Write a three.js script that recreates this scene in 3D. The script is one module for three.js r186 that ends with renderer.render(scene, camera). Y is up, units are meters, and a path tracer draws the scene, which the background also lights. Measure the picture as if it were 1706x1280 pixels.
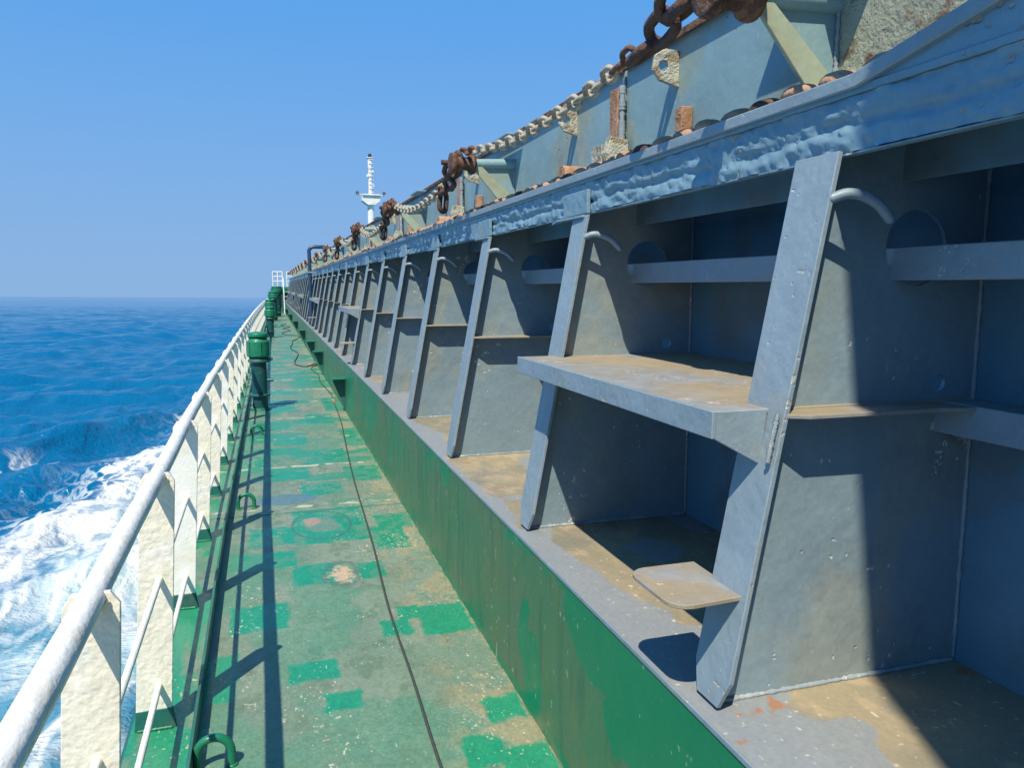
import * as THREE from 'three';
import { RoundedBoxGeometry } from 'three/addons/geometries/RoundedBoxGeometry.js';
import { mergeGeometries } from 'three/addons/utils/BufferGeometryUtils.js';

// ------------------------------------------------------------------ camera, sky, sun, exposure
// ship frame: X to starboard, Y up from the main deck, F forward (three's -z); the camera stands at F = 0
const scene = new THREE.Scene();
const EYE = 1.75;
const PH = Math.atan(163 / 1280), TH = Math.atan(405 / 1280 * Math.cos(PH));
const camera = new THREE.PerspectiveCamera(53.13, 1024 / 769, 0.05, 60000);
camera.position.set(0, EYE, 0);
camera.lookAt(Math.sin(TH) * Math.cos(PH), EYE - Math.sin(PH), -Math.cos(TH) * Math.cos(PH));
camera.updateMatrixWorld();

const SUN = new THREE.Vector3(-0.37, 1, 0.58).normalize();
{
  const W = 512, H = 512, d = new Float32Array(W * H * 4);
  const ramp = [[-90, .22, .38, .62], [0, .22, .38, .62], [3, .207, .376, .64], [7.6, .174, .362, .668], [12, .14, .342, .68], [17, .106, .317, .686], [25, .068, .288, .685], [40, .04, .265, .675], [90, .025, .245, .65]];
  for (let j = 0; j < H; j++) {
    const el = ((j + .5) / H - .5) * 180;
    let k = 0; while (k < ramp.length - 2 && el > ramp[k + 1][0]) k++;
    const a = ramp[k], b = ramp[k + 1], t = Math.min(1, Math.max(0, (el - a[0]) / (b[0] - a[0])));
    for (let i = 0; i < W; i++) {
      const o = (j * W + i) * 4;
      for (let c = 0; c < 3; c++) d[o + c] = a[c + 1] + (b[c + 1] - a[c + 1]) * t;
      d[o + 3] = 1;
    }
  }
  const t = new THREE.DataTexture(d, W, H, THREE.RGBAFormat, THREE.FloatType);
  t.mapping = THREE.EquirectangularReflectionMapping; t.magFilter = t.minFilter = THREE.LinearFilter; t.needsUpdate = true;
  scene.background = t; scene.environment = t;
  scene.backgroundIntensity = 1; scene.environmentIntensity = 1;
}
const sun = new THREE.DirectionalLight(new THREE.Color(1, .90, .70), 5);
sun.position.copy(SUN).multiplyScalar(80).add(new THREE.Vector3(2, 0, -20));
sun.target.position.set(2, 0, -20); scene.add(sun, sun.target);
sun.castShadow = true; sun.shadow.mapSize.set(4096, 4096); sun.shadow.radius = 1;
Object.assign(sun.shadow.camera, { left: -45, right: 45, top: 45, bottom: -45, near: 1, far: 250 });
const renderer = new THREE.WebGLRenderer({ antialias: true });
renderer.toneMapping = THREE.LinearToneMapping;
renderer.toneMappingExposure = 1.2;
renderer.shadowMap.enabled = true;

// ------------------------------------------------------------------ helpers
function rng(seed) { let a = seed >>> 0; return () => { a = a + 0x6D2B79F5 | 0; let t = Math.imul(a ^ a >>> 15, 1 | a); t = t + Math.imul(t ^ t >>> 7, 61 | t) ^ t; return ((t ^ t >>> 14) >>> 0) / 4294967296; }; }
const R = rng(7);
const HT = new Float32Array(65536); { const r = rng(99); for (let i = 0; i < 65536; i++) HT[i] = r(); }
const mod = (a, n) => ((a % n) + n) % n;
// value noise; px, py are the periods in cells (0 = no tiling)
function vn(x, y, px = 0, py = 0, s = 0) {
  let ix = Math.floor(x), iy = Math.floor(y); const fx = x - ix, fy = y - iy;
  let ix1 = ix + 1, iy1 = iy + 1;
  if (px) { ix %= px; ix1 %= px; } if (py) { iy %= py; iy1 %= py; }
  const A = Math.imul(ix + s * 131, 374761), B = Math.imul(ix1 + s * 131, 374761), C = Math.imul(iy + s * 57, 668265), D = Math.imul(iy1 + s * 57, 668265);
  const u = fx * fx * (3 - 2 * fx), v = fy * fy * (3 - 2 * fy);
  const a = HT[(A ^ C) & 65535], b = HT[(B ^ C) & 65535], c = HT[(A ^ D) & 65535], d = HT[(B ^ D) & 65535];
  return a + (b - a) * u + (c - a) * v + (a - b - c + d) * u * v;
}
function fbm(x, y, o = 4, px = 0, py = 0, s = 0) { let a = .5, t = 0, n = 0; for (let i = 0; i < o; i++) { t += a * vn(x, y, px, py, s + i * 7); n += a; x *= 2; y *= 2; px *= 2; py *= 2; a *= .5; } return t / n; }
const ss = (a, b, x) => { const t = Math.min(1, Math.max(0, (x - a) / (b - a))); return t * t * (3 - 2 * t); };
const mix3 = (a, b, t) => [a[0] + (b[0] - a[0]) * t, a[1] + (b[1] - a[1]) * t, a[2] + (b[2] - a[2]) * t];
const toS = v => { v = Math.min(1, Math.max(0, v)); return 255 * (v <= .0031308 ? 12.92 * v : 1.055 * Math.pow(v, 1 / 2.4) - .055); };
// fn(u, v) -> {c:[r,g,b] linear, h: 0..1, r: roughness}
function surface(w, h, fn, { tileU = 1, tileV = 1, bump = .002, wrap = true, rough = true, ...mat } = {}) {
  const C = new Uint8Array(w * h * 4), B = new Uint8Array(w * h * 4), G = new Uint8Array(w * h * 4);
  for (let j = 0; j < h; j++) for (let i = 0; i < w; i++) {
    const q = fn((i + .5) / w, (j + .5) / h), o = (j * w + i) * 4;
    for (let c = 0; c < 3; c++) { C[o + c] = toS(q.c[c]); B[o + c] = 255 * Math.min(1, Math.max(0, q.h)); G[o + c] = 255 * Math.min(1, Math.max(0, q.r)); }
    C[o + 3] = B[o + 3] = G[o + 3] = 255;
  }
  const mk = (d, srgb) => { const t = new THREE.DataTexture(d, w, h, THREE.RGBAFormat); if (srgb) t.colorSpace = THREE.SRGBColorSpace; t.magFilter = THREE.LinearFilter; t.minFilter = THREE.LinearMipmapLinearFilter; t.generateMipmaps = true; t.wrapS = t.wrapT = wrap ? THREE.RepeatWrapping : THREE.ClampToEdgeWrapping; t.repeat.set(1 / tileU, 1 / tileV); t.needsUpdate = true; return t; };
  const p = { map: mk(C, true), bumpMap: mk(B), bumpScale: bump, roughness: 1, metalness: 0, ...mat };
  if (rough) p.roughnessMap = mk(G);
  return new THREE.MeshPhysicalMaterial(p);
}
// brushed-on ship's paint: mottled colour, lumpy relief, chips and stains; tile metres
function paint(col, { size = 512, tile = 1.2, dark = .8, light = 1.15, stain = null, stainAmt = .5, stainTh = .55, chip = null, chipTh = .8, lump = 1, rough = .45, bump = .003, seed = 1, streak = 0, speck = null, speckTh = .8 } = {}) {
  return surface(size, size, (u, v) => {
    const P = 6; const a = fbm(u * P, v * P, 4, P, P, seed), b = fbm(u * 24, v * 24, 3, 24, 24, seed + 11), f = vn(u * 200, v * 200, 200, 200, seed + 5);
    let c = col.map(x => x * (dark + (light - dark) * (a * .7 + b * .3)));
    let h = .5 + lump * (.55 * (fbm(u * 14, v * 14, 3, 14, 14, seed + 3) - .5) + .3 * (fbm(u * 50, v * 50, 3, 50, 50, seed + 4) - .5));
    let r = rough + .22 * (b - .5) + .1 * (f - .5);
    if (stain) { let s = fbm(u * 5 + 2, v * (streak ? 2 : 5), 4, 5, streak ? 2 : 5, seed + 21); if (streak) s = .55 * s + .45 * fbm(u * 40, v * 3, 3, 40, 3, seed + 25); const t = ss(stainTh - .08, stainTh + .14, s + .12 * (b - .5)) * stainAmt; c = mix3(c, stain.map(x => x * (.75 + .5 * b)), t); r += .25 * t; }
    if (speck) { const s = vn(u * 120, v * 120, 120, 120, seed + 61) * .6 + .4 * vn(u * 60, v * 60, 60, 60, seed + 62); const t = ss(speckTh, speckTh + .06, s) ; c = mix3(c, speck, t * .8); }
    if (chip) { const s = fbm(u * 70, v * 70, 3, 70, 70, seed + 41) * .66 + .34 * fbm(u * 7, v * 7, 2, 7, 7, seed + 45); const t = ss(chipTh, chipTh + .025, s) * .8; c = mix3(c, chip.map(x => x * (.7 + .6 * f)), t); h -= .35 * t; r += .3 * t; }
    c = c.map(x => x * (.95 + .1 * f));
    return { c, h, r };
  }, { tileU: tile, tileV: tile, bump });
}
// box-projected uv in metres
function uvm(g, ox = R() * 5, oy = R() * 5) {
  if (g.index) g = g.toNonIndexed();
  g.computeVertexNormals && !g.attributes.normal && g.computeVertexNormals();
  const p = g.attributes.position, uv = new Float32Array(p.count * 2);
  const a = new THREE.Vector3(), b = new THREE.Vector3(), c = new THREE.Vector3();
  for (let i = 0; i < p.count; i += 3) {
    a.fromBufferAttribute(p, i); b.fromBufferAttribute(p, i + 1); c.fromBufferAttribute(p, i + 2);
    const n = b.clone().sub(a).cross(c.clone().sub(a)); const x = Math.abs(n.x), y = Math.abs(n.y), z = Math.abs(n.z);
    for (let k = 0; k < 3; k++) {
      const q = [a, b, c][k]; let s, t;
      if (x >= y && x >= z) { s = q.z; t = q.y; } else if (y >= z) { s = q.z; t = q.x; } else { s = q.x; t = q.y; }
      uv[(i + k) * 2] = s + ox; uv[(i + k) * 2 + 1] = t + oy;
    }
  }
  g.setAttribute('uv', new THREE.BufferAttribute(uv, 2));
  return g;
}
const strip = g => { if (g.index) g = g.toNonIndexed(); for (const k of Object.keys(g.attributes)) if (!['position', 'normal', 'uv'].includes(k)) g.deleteAttribute(k); return g; };
const merge = l => l.length > 1 ? mergeGeometries(l.map(strip), false) : l[0];
// box between ship coordinates
function box(x0, x1, y0, y1, f0, f1, r = .003) {
  const w = x1 - x0, h = y1 - y0, d = f1 - f0; r = Math.min(r, w / 2.2, h / 2.2, d / 2.2);
  const g = r > 0 ? new RoundedBoxGeometry(w, h, d, 1, r) : new THREE.BoxGeometry(w, h, d);
  g.translate((x0 + x1) / 2, (y0 + y1) / 2, -(f0 + f1) / 2); return uvm(g);
}
const V = (x, y, f) => new THREE.Vector3(x, y, -f);
function tube(pts, r, seg = 24, rad = 10, curve = true, caps = true) {
  let c; if (curve) c = new THREE.CatmullRomCurve3(pts, false, 'centripetal'); else { c = new THREE.CurvePath(); for (let i = 0; i + 1 < pts.length; i++) c.add(new THREE.LineCurve3(pts[i], pts[i + 1])); }
  const g = [new THREE.TubeGeometry(c, seg, r, rad, false)];
  if (caps) for (const t of [0, 1]) { const s = new THREE.SphereGeometry(r, rad, 6); const p = c.getPoint(t); s.translate(p.x, p.y, p.z); g.push(s); }
  const m = merge(g.map(strip)); const uv = m.attributes.uv; const L = c.getLength(); for (let i = 0; i < uv.count; i++) uv.setXY(i, uv.getX(i) * L, uv.getY(i) * r * 6.28); return m;
}
function rod(a, b, r, rad = 10) { const d = b.clone().sub(a), L = d.length(); const g = new THREE.CylinderGeometry(r, r, L, rad, 1); g.applyQuaternion(new THREE.Quaternion().setFromUnitVectors(new THREE.Vector3(0, 1, 0), d.normalize())); g.translate((a.x + b.x) / 2, (a.y + b.y) / 2, (a.z + b.z) / 2); return uvm(g); }
// polygon given as [x,y] pairs, extruded t along F, centred on F
function plateXY(pts, F, t, holes = [], bev = .0015) {
  const s = new THREE.Shape(pts.map(p => new THREE.Vector2(...p)));
  for (const [x, y, r] of holes) { const h = new THREE.Path(); h.absarc(x, y, r, 0, Math.PI * 2, true); s.holes.push(h); }
  const g = new THREE.ExtrudeGeometry(s, { depth: t - 2 * bev, bevelEnabled: bev > 0, bevelSize: bev, bevelThickness: bev, bevelSegments: 1, curveSegments: 14 });
  g.translate(0, 0, -F - t / 2 + bev); return uvm(g);
}
// polygon given as [f,y] pairs in a plane X = const
function plateFY(pts, X, t, holes = [], bev = .0015) {
  const s = new THREE.Shape(pts.map(p => new THREE.Vector2(-p[0], p[1])));
  for (const [f, y, r] of holes) { const h = new THREE.Path(); h.absarc(-f, y, r, 0, Math.PI * 2, true); s.holes.push(h); }
  const g = new THREE.ExtrudeGeometry(s, { depth: t - 2 * bev, bevelEnabled: bev > 0, bevelSize: bev, bevelThickness: bev, bevelSegments: 1, curveSegments: 14 });
  g.applyMatrix4(new THREE.Matrix4().makeBasis(new THREE.Vector3(0, 0, 1), new THREE.Vector3(0, 1, 0), new THREE.Vector3(-1, 0, 0)));
  g.translate(X + t / 2 - bev, 0, 0); return uvm(g);
}
// polygon given as [x,f] pairs, horizontal, top at y
function plateXF(pts, y, t, bev = .0015) {
  const s = new THREE.Shape(pts.map(p => new THREE.Vector2(p[0], p[1])));
  const g = new THREE.ExtrudeGeometry(s, { depth: t - 2 * bev, bevelEnabled: bev > 0, bevelSize: bev, bevelThickness: bev, bevelSegments: 1, curveSegments: 8 });
  g.applyMatrix4(new THREE.Matrix4().makeBasis(new THREE.Vector3(1, 0, 0), new THREE.Vector3(0, 0, -1), new THREE.Vector3(0, 1, 0)));
  g.translate(0, y - t + bev, 0); return uvm(g);
}
function lathe(pts, x, f, y0 = 0, seg = 24) { const g = new THREE.LatheGeometry(pts.map(p => new THREE.Vector2(...p)), seg); g.translate(x, y0, -f); return uvm(g); }
// lumpy weld bead through points
function bead(pts, r, n) {
  const c = new THREE.CurvePath(); for (let i = 0; i + 1 < pts.length; i++) c.add(new THREE.LineCurve3(pts[i], pts[i + 1]));
  const g = new THREE.TubeGeometry(c, n, r, 5, false); const p = g.attributes.position, nn = g.attributes.normal;
  for (let i = 0; i < p.count; i++) { const ring = Math.floor(i / 6); const k = r * .8 * (HT[(ring * 131 + 7) & 65535] - .45); p.setXYZ(i, p.getX(i) + nn.getX(i) * k, p.getY(i) + nn.getY(i) * k, p.getZ(i) + nn.getZ(i) * k); }
  return uvm(g);
}
const names = {};
function numbered(n) { names[n] = (names[n] ?? -1) + 1; return names[n] ? `${n}_${String(names[n]).padStart(3, '0')}` : n; }
function part(name, geos, mat, parent) {
  const m = new THREE.Mesh(Array.isArray(geos) ? merge(geos) : geos, mat); m.name = name; m.castShadow = m.receiveShadow = true; parent.add(m); return m;
}
function thing(name, label, category, group, [x, y, f] = [0, 0, 0]) {
  const o = new THREE.Group(); o.name = numbered(name); o.userData = { label, category }; if (group) o.userData.group = group; o.position.set(x, y, -f); scene.add(o); return o;
}
function structure(name, geos, mat, label, category) { const m = part(numbered(name), geos, mat, scene); m.userData = { kind: 'structure', label, category }; return m; }

// ------------------------------------------------------------------ materials
const STEEL = [.20, .28, .335], BROWN = [.30, .235, .16], RUST = [.20, .085, .04];
const M = {};
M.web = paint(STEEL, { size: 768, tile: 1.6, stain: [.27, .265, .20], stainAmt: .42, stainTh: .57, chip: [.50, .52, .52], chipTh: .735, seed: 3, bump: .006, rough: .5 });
M.flange = paint([.23, .305, .365], { size: 512, tile: 1.0, stain: [.27, .27, .22], stainAmt: .4, stainTh: .6, seed: 13, bump: .005, rough: .42, chip: [.45, .42, .36], chipTh: .76 });
M.bar = paint([.18, .30, .38], { size: 768, tile: 1.5, stain: [.33, .31, .26], stainAmt: .35, stainTh: .62, chip: [.42, .34, .25], chipTh: .74, seed: 23, bump: .01, lump: 1.3, rough: .42 });
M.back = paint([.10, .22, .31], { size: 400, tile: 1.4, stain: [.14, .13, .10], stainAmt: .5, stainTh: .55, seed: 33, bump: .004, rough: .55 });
M.bead = paint([.25, .30, .34], { size: 256, tile: .6, stain: [.50, .51, .50], stainAmt: .8, stainTh: .62, chip: [.6, .6, .58], chipTh: .70, seed: 43, bump: .003, rough: .5 });
M.shelf = paint([.31, .26, .19], { size: 400, tile: 1.1, stain: [.22, .245, .28], stainAmt: .75, stainTh: .56, chip: [.5, .46, .38], chipTh: .72, seed: 53, bump: .003, rough: .7 });
M.white = paint([.84, .84, .82], { size: 400, tile: .6, dark: .93, light: 1.03, stain: [.66, .60, .46], stainAmt: .4, stainTh: .6, seed: 63, bump: .003, lump: 1.2, rough: .42 });
M.cream = paint([.80, .76, .66], { size: 400, tile: .7, dark: .93, light: 1.03, stain: [.80, .79, .76], stainAmt: .8, stainTh: .6, seed: 73, bump: .006, lump: 1.4, rough: .48 });
M.green = paint([.012, .19, .11], { size: 400, tile: .8, stain: [.05, .15, .09], stainAmt: .6, stainTh: .55, seed: 83, bump: .004, rough: .35 });
M.greenDark = paint([.018, .135, .115], { size: 400, tile: .8, stain: [.05, .10, .08], stainAmt: .6, stainTh: .55, seed: 93, bump: .004, rough: .4 });
M.tealDark = paint([.008, .075, .085], { size: 256, tile: .8, stain: [.03, .08, .07], stainAmt: .5, stainTh: .58, seed: 97, bump: .003, rough: .4 });
M.weldGreen = paint([.09, .20, .11], { size: 256, tile: .4, dark: .6, light: 1.3, stain: [.28, .25, .14], stainAmt: .9, stainTh: .5, seed: 98, bump: .004, rough: .7 });
M.rust = paint([.17, .085, .05], { size: 400, tile: .25, dark: .5, light: 1.6, stain: [.06, .035, .035], stainAmt: .8, stainTh: .5, seed: 103, bump: .006, lump: 1.6, rough: .85 });
M.rustPale = paint([.42, .25, .16], { size: 256, tile: .3, dark: .6, light: 1.3, stain: [.25, .12, .06], stainAmt: .7, stainTh: .55, seed: 113, bump: .005, lump: 1.5, rough: .85 });
M.rustDark = paint([.075, .045, .045], { size: 256, tile: .2, dark: .5, light: 1.6, stain: [.16, .075, .04], stainAmt: .7, stainTh: .52, seed: 123, bump: .006, lump: 1.6, rough: .75 });
M.galv = paint([.40, .36, .29], { size: 256, tile: .2, dark: .7, light: 1.25, stain: [.22, .15, .10], stainAmt: .6, stainTh: .5, seed: 133, bump: .003, rough: .6 });
M.hatch = paint([.225, .36, .40], { size: 768, tile: 1.3, stain: [.30, .30, .20], stainAmt: .5, stainTh: .60, chip: [.30, .19, .10], chipTh: .735, seed: 143, bump: .003, rough: .5, speck: [.40, .44, .40], speckTh: .84 });
M.hatchFlake = paint([.34, .36, .28], { size: 512, tile: .3, stain: [.17, .095, .05], stainAmt: .95, stainTh: .57, seed: 153, bump: .004, lump: 1.6, rough: .8, speck: [.16, .13, .10], speckTh: .70, dark: .8, light: 1.2 });
M.strut = paint([.36, .42, .32], { size: 256, tile: .7, stain: [.30, .27, .17], stainAmt: .5, stainTh: .6, seed: 163, bump: .002, rough: .5 });
M.lug = paint([.42, .42, .34], { size: 256, tile: .25, stain: [.22, .15, .08], stainAmt: .7, stainTh: .55, seed: 173, bump: .008, lump: 1.8, rough: .7 });
M.pipeBlue = paint([.03, .06, .12], { size: 256, tile: .5, seed: 183, bump: .002, rough: .4 });
M.mast = paint([.80, .80, .78], { size: 256, tile: 1.5, stain: [.62, .52, .40], stainAmt: .5, stainTh: .62, seed: 193, bump: .002, rough: .45 });
M.black = new THREE.MeshPhysicalMaterial({ color: new THREE.Color(.02, .022, .025), roughness: .5 });
M.lamp = new THREE.MeshPhysicalMaterial({ color: new THREE.Color(.5, .5, .48), roughness: .15 });
M.cable = paint([.045, .05, .05], { size: 128, tile: .1, dark: .6, light: 1.4, seed: 203, bump: .002, rough: .8 });
M.hull = paint([.02, .035, .05], { size: 256, tile: 3, stain: [.12, .05, .03], stainAmt: .4, stainTh: .62, seed: 213, bump: .003, rough: .5 });
M.house = paint([.74, .74, .70], { size: 256, tile: 2, stain: [.6, .5, .38], stainAmt: .3, stainTh: .64, seed: 223, bump: .002, rough: .5 });

// ------------------------------------------------------------------ the sea
const railX = f => f < 8 ? -.42 - .04 * ss(1, 6, f) : -.46 + .000245 * (f - 8) ** 2;      // the handrail
const edgeX = f => railX(f) - .15;                                                       // the deck edge
const SEAY = -4.0;
// the ship is trimmed by the stern, so that the sea surface leans against the deck
const SN = new THREE.Vector3(0.009126, 0.999860, -0.013990);
const seaY = (x, z) => SEAY - (SN.x * x + SN.z * z) / SN.y;
{
  // foam laced over the wash along the hull; FX, FZ: metres covered by the sheet's print
  const FX = 28, FZ0 = -8, FZ = 72, w = 1024, h = 2048;
  // outer edge of the wash at F, seen from above
  const edge = f => -1 * (f < 12 ? 8.4 - .02 * (f - 12) : f < 20 ? 8.4 - .27 * (f - 12) : f < 36 ? 6.2 - .185 * (f - 20) : Math.max(.2, 3.25 - .13 * (f - 36)));
  const water = [.002, .115, .27], aer = [.17, .40, .47], white = [.70, .73, .74];
  const rid = (x, y, s) => { const n = fbm(x, y, 4, 0, 0, s); return 1 - Math.abs(2 * n - 1); };
  const foam = (x, f) => {
    const wx = x + 1.3 * (fbm(x * .5, f * .28, 3, 0, 0, 301) - .5) + .35 * (fbm(x * 2.1, f * 1.2, 2, 0, 0, 302) - .5), wf = f + 2.4 * (fbm(x * .45 + 9, f * .25, 3, 0, 0, 303) - .5);
    const e = edge(f) + 1.5 * (fbm(f * .33, x * .2, 3, 0, 0, 304) - .5) + .6 * (vn(f * 1.7, x * .9, 0, 0, 305) - .5);
    const ins = x - e;                               // metres inside the edge
    const rim = Math.exp(-Math.pow((ins - .5) / .65, 2));
    const inside = ss(-.15, .6, ins);
    const big = fbm(wx * .55, wf * .22, 4, 0, 0, 310), lace = rid(wx * 1.5, wf * .62, 311), fine = rid(wx * 4.2, wf * 2.1, 312), lace2 = rid(wx * .8 + 5, wf * .3, 313);
    let d = inside * (.36 * ss(.48, .70, big + .14 * (fine - .5)) + .42 * ss(.78, .97, lace) * (.5 + .6 * fine) + .5 * ss(.82, .97, lace2) + .16 * ss(.80, .96, fine) * ss(.4, .6, big)) + inside * rim * (.30 + .6 * ss(.55, .9, fine));
    // thinner lacing outside the rim and whitecaps on the diverging crest
    d += (1 - inside) * Math.exp(ins / .7) * .9 * ss(.74, .93, fine) * ss(.44, .6, big);
    const cap = (cx, cf, rx, rf) => { const q = ((x - cx) / rx) ** 2 + ((f - cf) / rf) ** 2; return q < 4 ? Math.exp(-q * 1.1) * (.35 + .9 * ss(.62, .9, fine)) * ss(.45, .65, vn(x * 2.5, f * 1.3, 0, 0, 320)) * .85 : 0; };
    d += cap(-7.3, 38.6, 1.1, .5) + cap(-8.4, 30.6, .75, .9) + cap(-4.4, 39.5, .6, .7) + cap(-5.0, 30.5, .8, 1.0);
    const speck = ss(.90, .95, vn(x * 2.3, f * 1.1, 0, 0, 330)) * ss(.72, .9, vn(x * .22, f * .2, 0, 0, 331)) * .5 * ss(.7, .9, fine);
    d = Math.min(1, d + speck);
    const milk = inside * ss(.2, 3.0, ins) * (.45 + .55 * ss(.3, .6, big)) * (1 - .55 * ss(.55, .7, fbm(wx * .4 + 3, wf * .3, 3, 0, 0, 333)));
    return [d, milk];
  };
  const mat = surface(w, h, (u, v) => {
    const x = (u - 1) * FX, f = FZ0 + v * FZ; const [d, milk] = foam(x, f);
    const border = ss(0, .03, u) * ss(0, .03, v) * ss(0, .03, 1 - v);
    let c = mix3(water, aer, .8 * milk * border); c = mix3(c, white, d * border);
    return { c, h: .5, r: .10 + .8 * d * border + .12 * milk * border };
  }, { wrap: false, bump: .02 });
  // ripples
  const S = 512, B = new Uint8Array(S * S * 4);
  for (let j = 0; j < S; j++) for (let i = 0; i < S; i++) { const u = i / S, v = j / S; const q = .5 * rid2(u, v, 8, 12) + .3 * rid2(u, v, 22, 30) + .2 * fbm(u * 64, v * 80, 2, 64, 80, 350); const o = (j * S + i) * 4; B[o] = B[o + 1] = B[o + 2] = 255 * q; B[o + 3] = 255; }
  function rid2(u, v, a, b) { return 1 - Math.abs(2 * fbm(u * a, v * b, 2, a, b, 340 + a) - 1); }
  const bt = new THREE.DataTexture(B, S, S, THREE.RGBAFormat); bt.wrapS = bt.wrapT = THREE.RepeatWrapping; bt.magFilter = THREE.LinearFilter; bt.minFilter = THREE.LinearMipmapLinearFilter; bt.generateMipmaps = true; bt.repeat.set(FX / 2.6, FZ / 2.6); bt.needsUpdate = true;
  mat.bumpMap = bt; mat.bumpScale = .075; mat.ior = 1.33;
  // sheet: rings widening to the horizon, waves band-limited by the size of the cells
  const waves = []; { const r = rng(17); for (let i = 0; i < 80; i++) { const L = .5 * Math.pow(46, i / 79) * (.9 + .2 * r()), a = 2.35 + (r() - .5) * 1.9; waves.push([L, Math.cos(a) * 6.283 / L, Math.sin(a) * 6.283 / L, L * (.0018 + .024 * Math.exp(-L / 1.8) + .0055 * Math.exp(-((Math.log(L / 5) / .6) ** 2)) + .003 * r()), r() * 6.283]); } }
  const ringR = [.6]; for (let r = 1.2; r < 40000; r *= r < 6 ? 1.05 : r < 160 ? 1.0065 : r < 500 ? 1.012 : 1.05) ringR.push(r);
  const angs = []; { let a = -Math.PI; while (a < Math.PI) { angs.push(a); const fwd = a > -1.05 && a < .35; a += fwd ? .0025 : .06; } angs.push(Math.PI); }
  const na = angs.length, nr = ringR.length, pos = new Float32Array(na * nr * 3), uv = new Float32Array(na * nr * 2), idx = [];
  for (let j = 0; j < nr; j++) for (let i = 0; i < na; i++) {
    const a = angs[i], r = ringR[j], x = Math.sin(a) * r, f = Math.cos(a) * r, fwd = a > -1.05 && a < .35, cell = Math.max(r * (fwd ? .0025 : .06), r * .0065, .02);
    const calm = x > edge(f) && x < 0 && f < 48 ? .35 : 1; let y = 0; if (r < 3000) for (const [L, kx, kf, am, ph] of waves) { const k = ss(2.0, 4, L / cell); if (k > 0) y += am * k * (L < 2 ? calm : 1) * (1 - Math.abs(Math.sin(.5 * (kx * x + kf * f) + ph)) * 2 + .27); }
    // the crest thrown out by the bow, and the boil of the wash
    const t = (x + 9.6) / 6.0, cf = 32.0 + 9.2 * t; const on = ss(-1.4, -.4, t) * ss(1.25, .8, t); const dd = f - cf; y += on * .62 * Math.exp(-((dd > 0 ? dd / 2.6 : dd / 1.5) ** 2)) - on * .25 * Math.exp(-(((dd + 3.2) / 1.7) ** 2));
    const ins = x - edge(f); if (ins > -1 && f > -8 && f < 50) y += ss(-1, 1, ins) * .22 * (fbm(x * .8, f * .5, 3, 0, 0, 360) - .5) + ss(-.6, .2, ins) * ss(1.6, .4, ins) * .16;
    const o = j * na + i; pos[o * 3] = x; pos[o * 3 + 1] = seaY(x, -f) + y; pos[o * 3 + 2] = -f; uv[o * 2] = 1 + x / FX; uv[o * 2 + 1] = (f - FZ0) / FZ;
    if (j + 1 < nr && i + 1 < na) idx.push(o, o + na + 1, o + na, o, o + 1, o + na + 1);
  }
  const g = new THREE.BufferGeometry(); g.setAttribute('position', new THREE.BufferAttribute(pos, 3)); g.setAttribute('uv', new THREE.BufferAttribute(uv, 2)); g.setIndex(idx); g.computeVertexNormals();
  if (g.attributes.normal.getY(na * 40 + 30) < 0) { for (let i = 0; i < idx.length; i += 3) { const t = idx[i]; idx[i] = idx[i + 1]; idx[i + 1] = t; } g.setIndex(idx); g.computeVertexNormals(); }
  mat.side = THREE.DoubleSide;
  structure('sea', g, mat, 'deep blue open sea with white wash along the ship', 'sea');
}

// ------------------------------------------------------------------ deck
// print of the worn paint: old grey green, patches touched up in bright green, dirt, chips, a round tank lid
const OLD = [.145, .215, .155], NEWG = [.003, .25, .125], DIRT = [.31, .27, .165], PALE = [.62, .56, .42];
const QUADS = [ // touched-up rectangles on the deck: x0, x1, f0, f1
  [.017, .243, 3.35, 3.53], [.156, .318, 3.07, 3.23], [.79, .95, 2.80, 2.985], [.64, .79, 2.52, 2.72], [.76, .96, 2.42, 2.62], [.69, .955, 3.65, 4.01], [.60, .72, 3.86, 4.03], [.49, .64, 3.69, 3.88], [.075, .36, 4.5, 4.84], [.47, .62, 4.52, 4.80], [-.26, .035, 3.95, 4.28], [-.36, -.205, 3.29, 3.72], [-.40, -.3, 2.6, 3.1], [-.27, -.18, 2.2, 2.55],
  [.10, .62, 5.25, 6.1], [.62, .86, 5.0, 5.5], [-.3, .1, 4.85, 5.15], [-.2, .12, 5.3, 5.7], [.7, .95, 5.45, 5.8], [.2, .55, 6.5, 6.95], [.62, .93, 6.9, 7.5], [-.05, .3, 7.1, 7.6], [-.32, -.05, 7.5, 8.2], [.35, .7, 7.8, 8.4], [.75, .96, 8.5, 9.6], [.0, .35, 8.7, 9.2], [-.3, .2, 9.7, 10.3], [.4, .75, 10.0, 10.8], [.7, .96, 11, 12.4], [-.1, .3, 11.3, 12.2], [-.52, -.38, 3.0, 3.6], [-.52, -.36, 4.1, 4.5], [-.5, -.38, 5.2, 5.6]];
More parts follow.
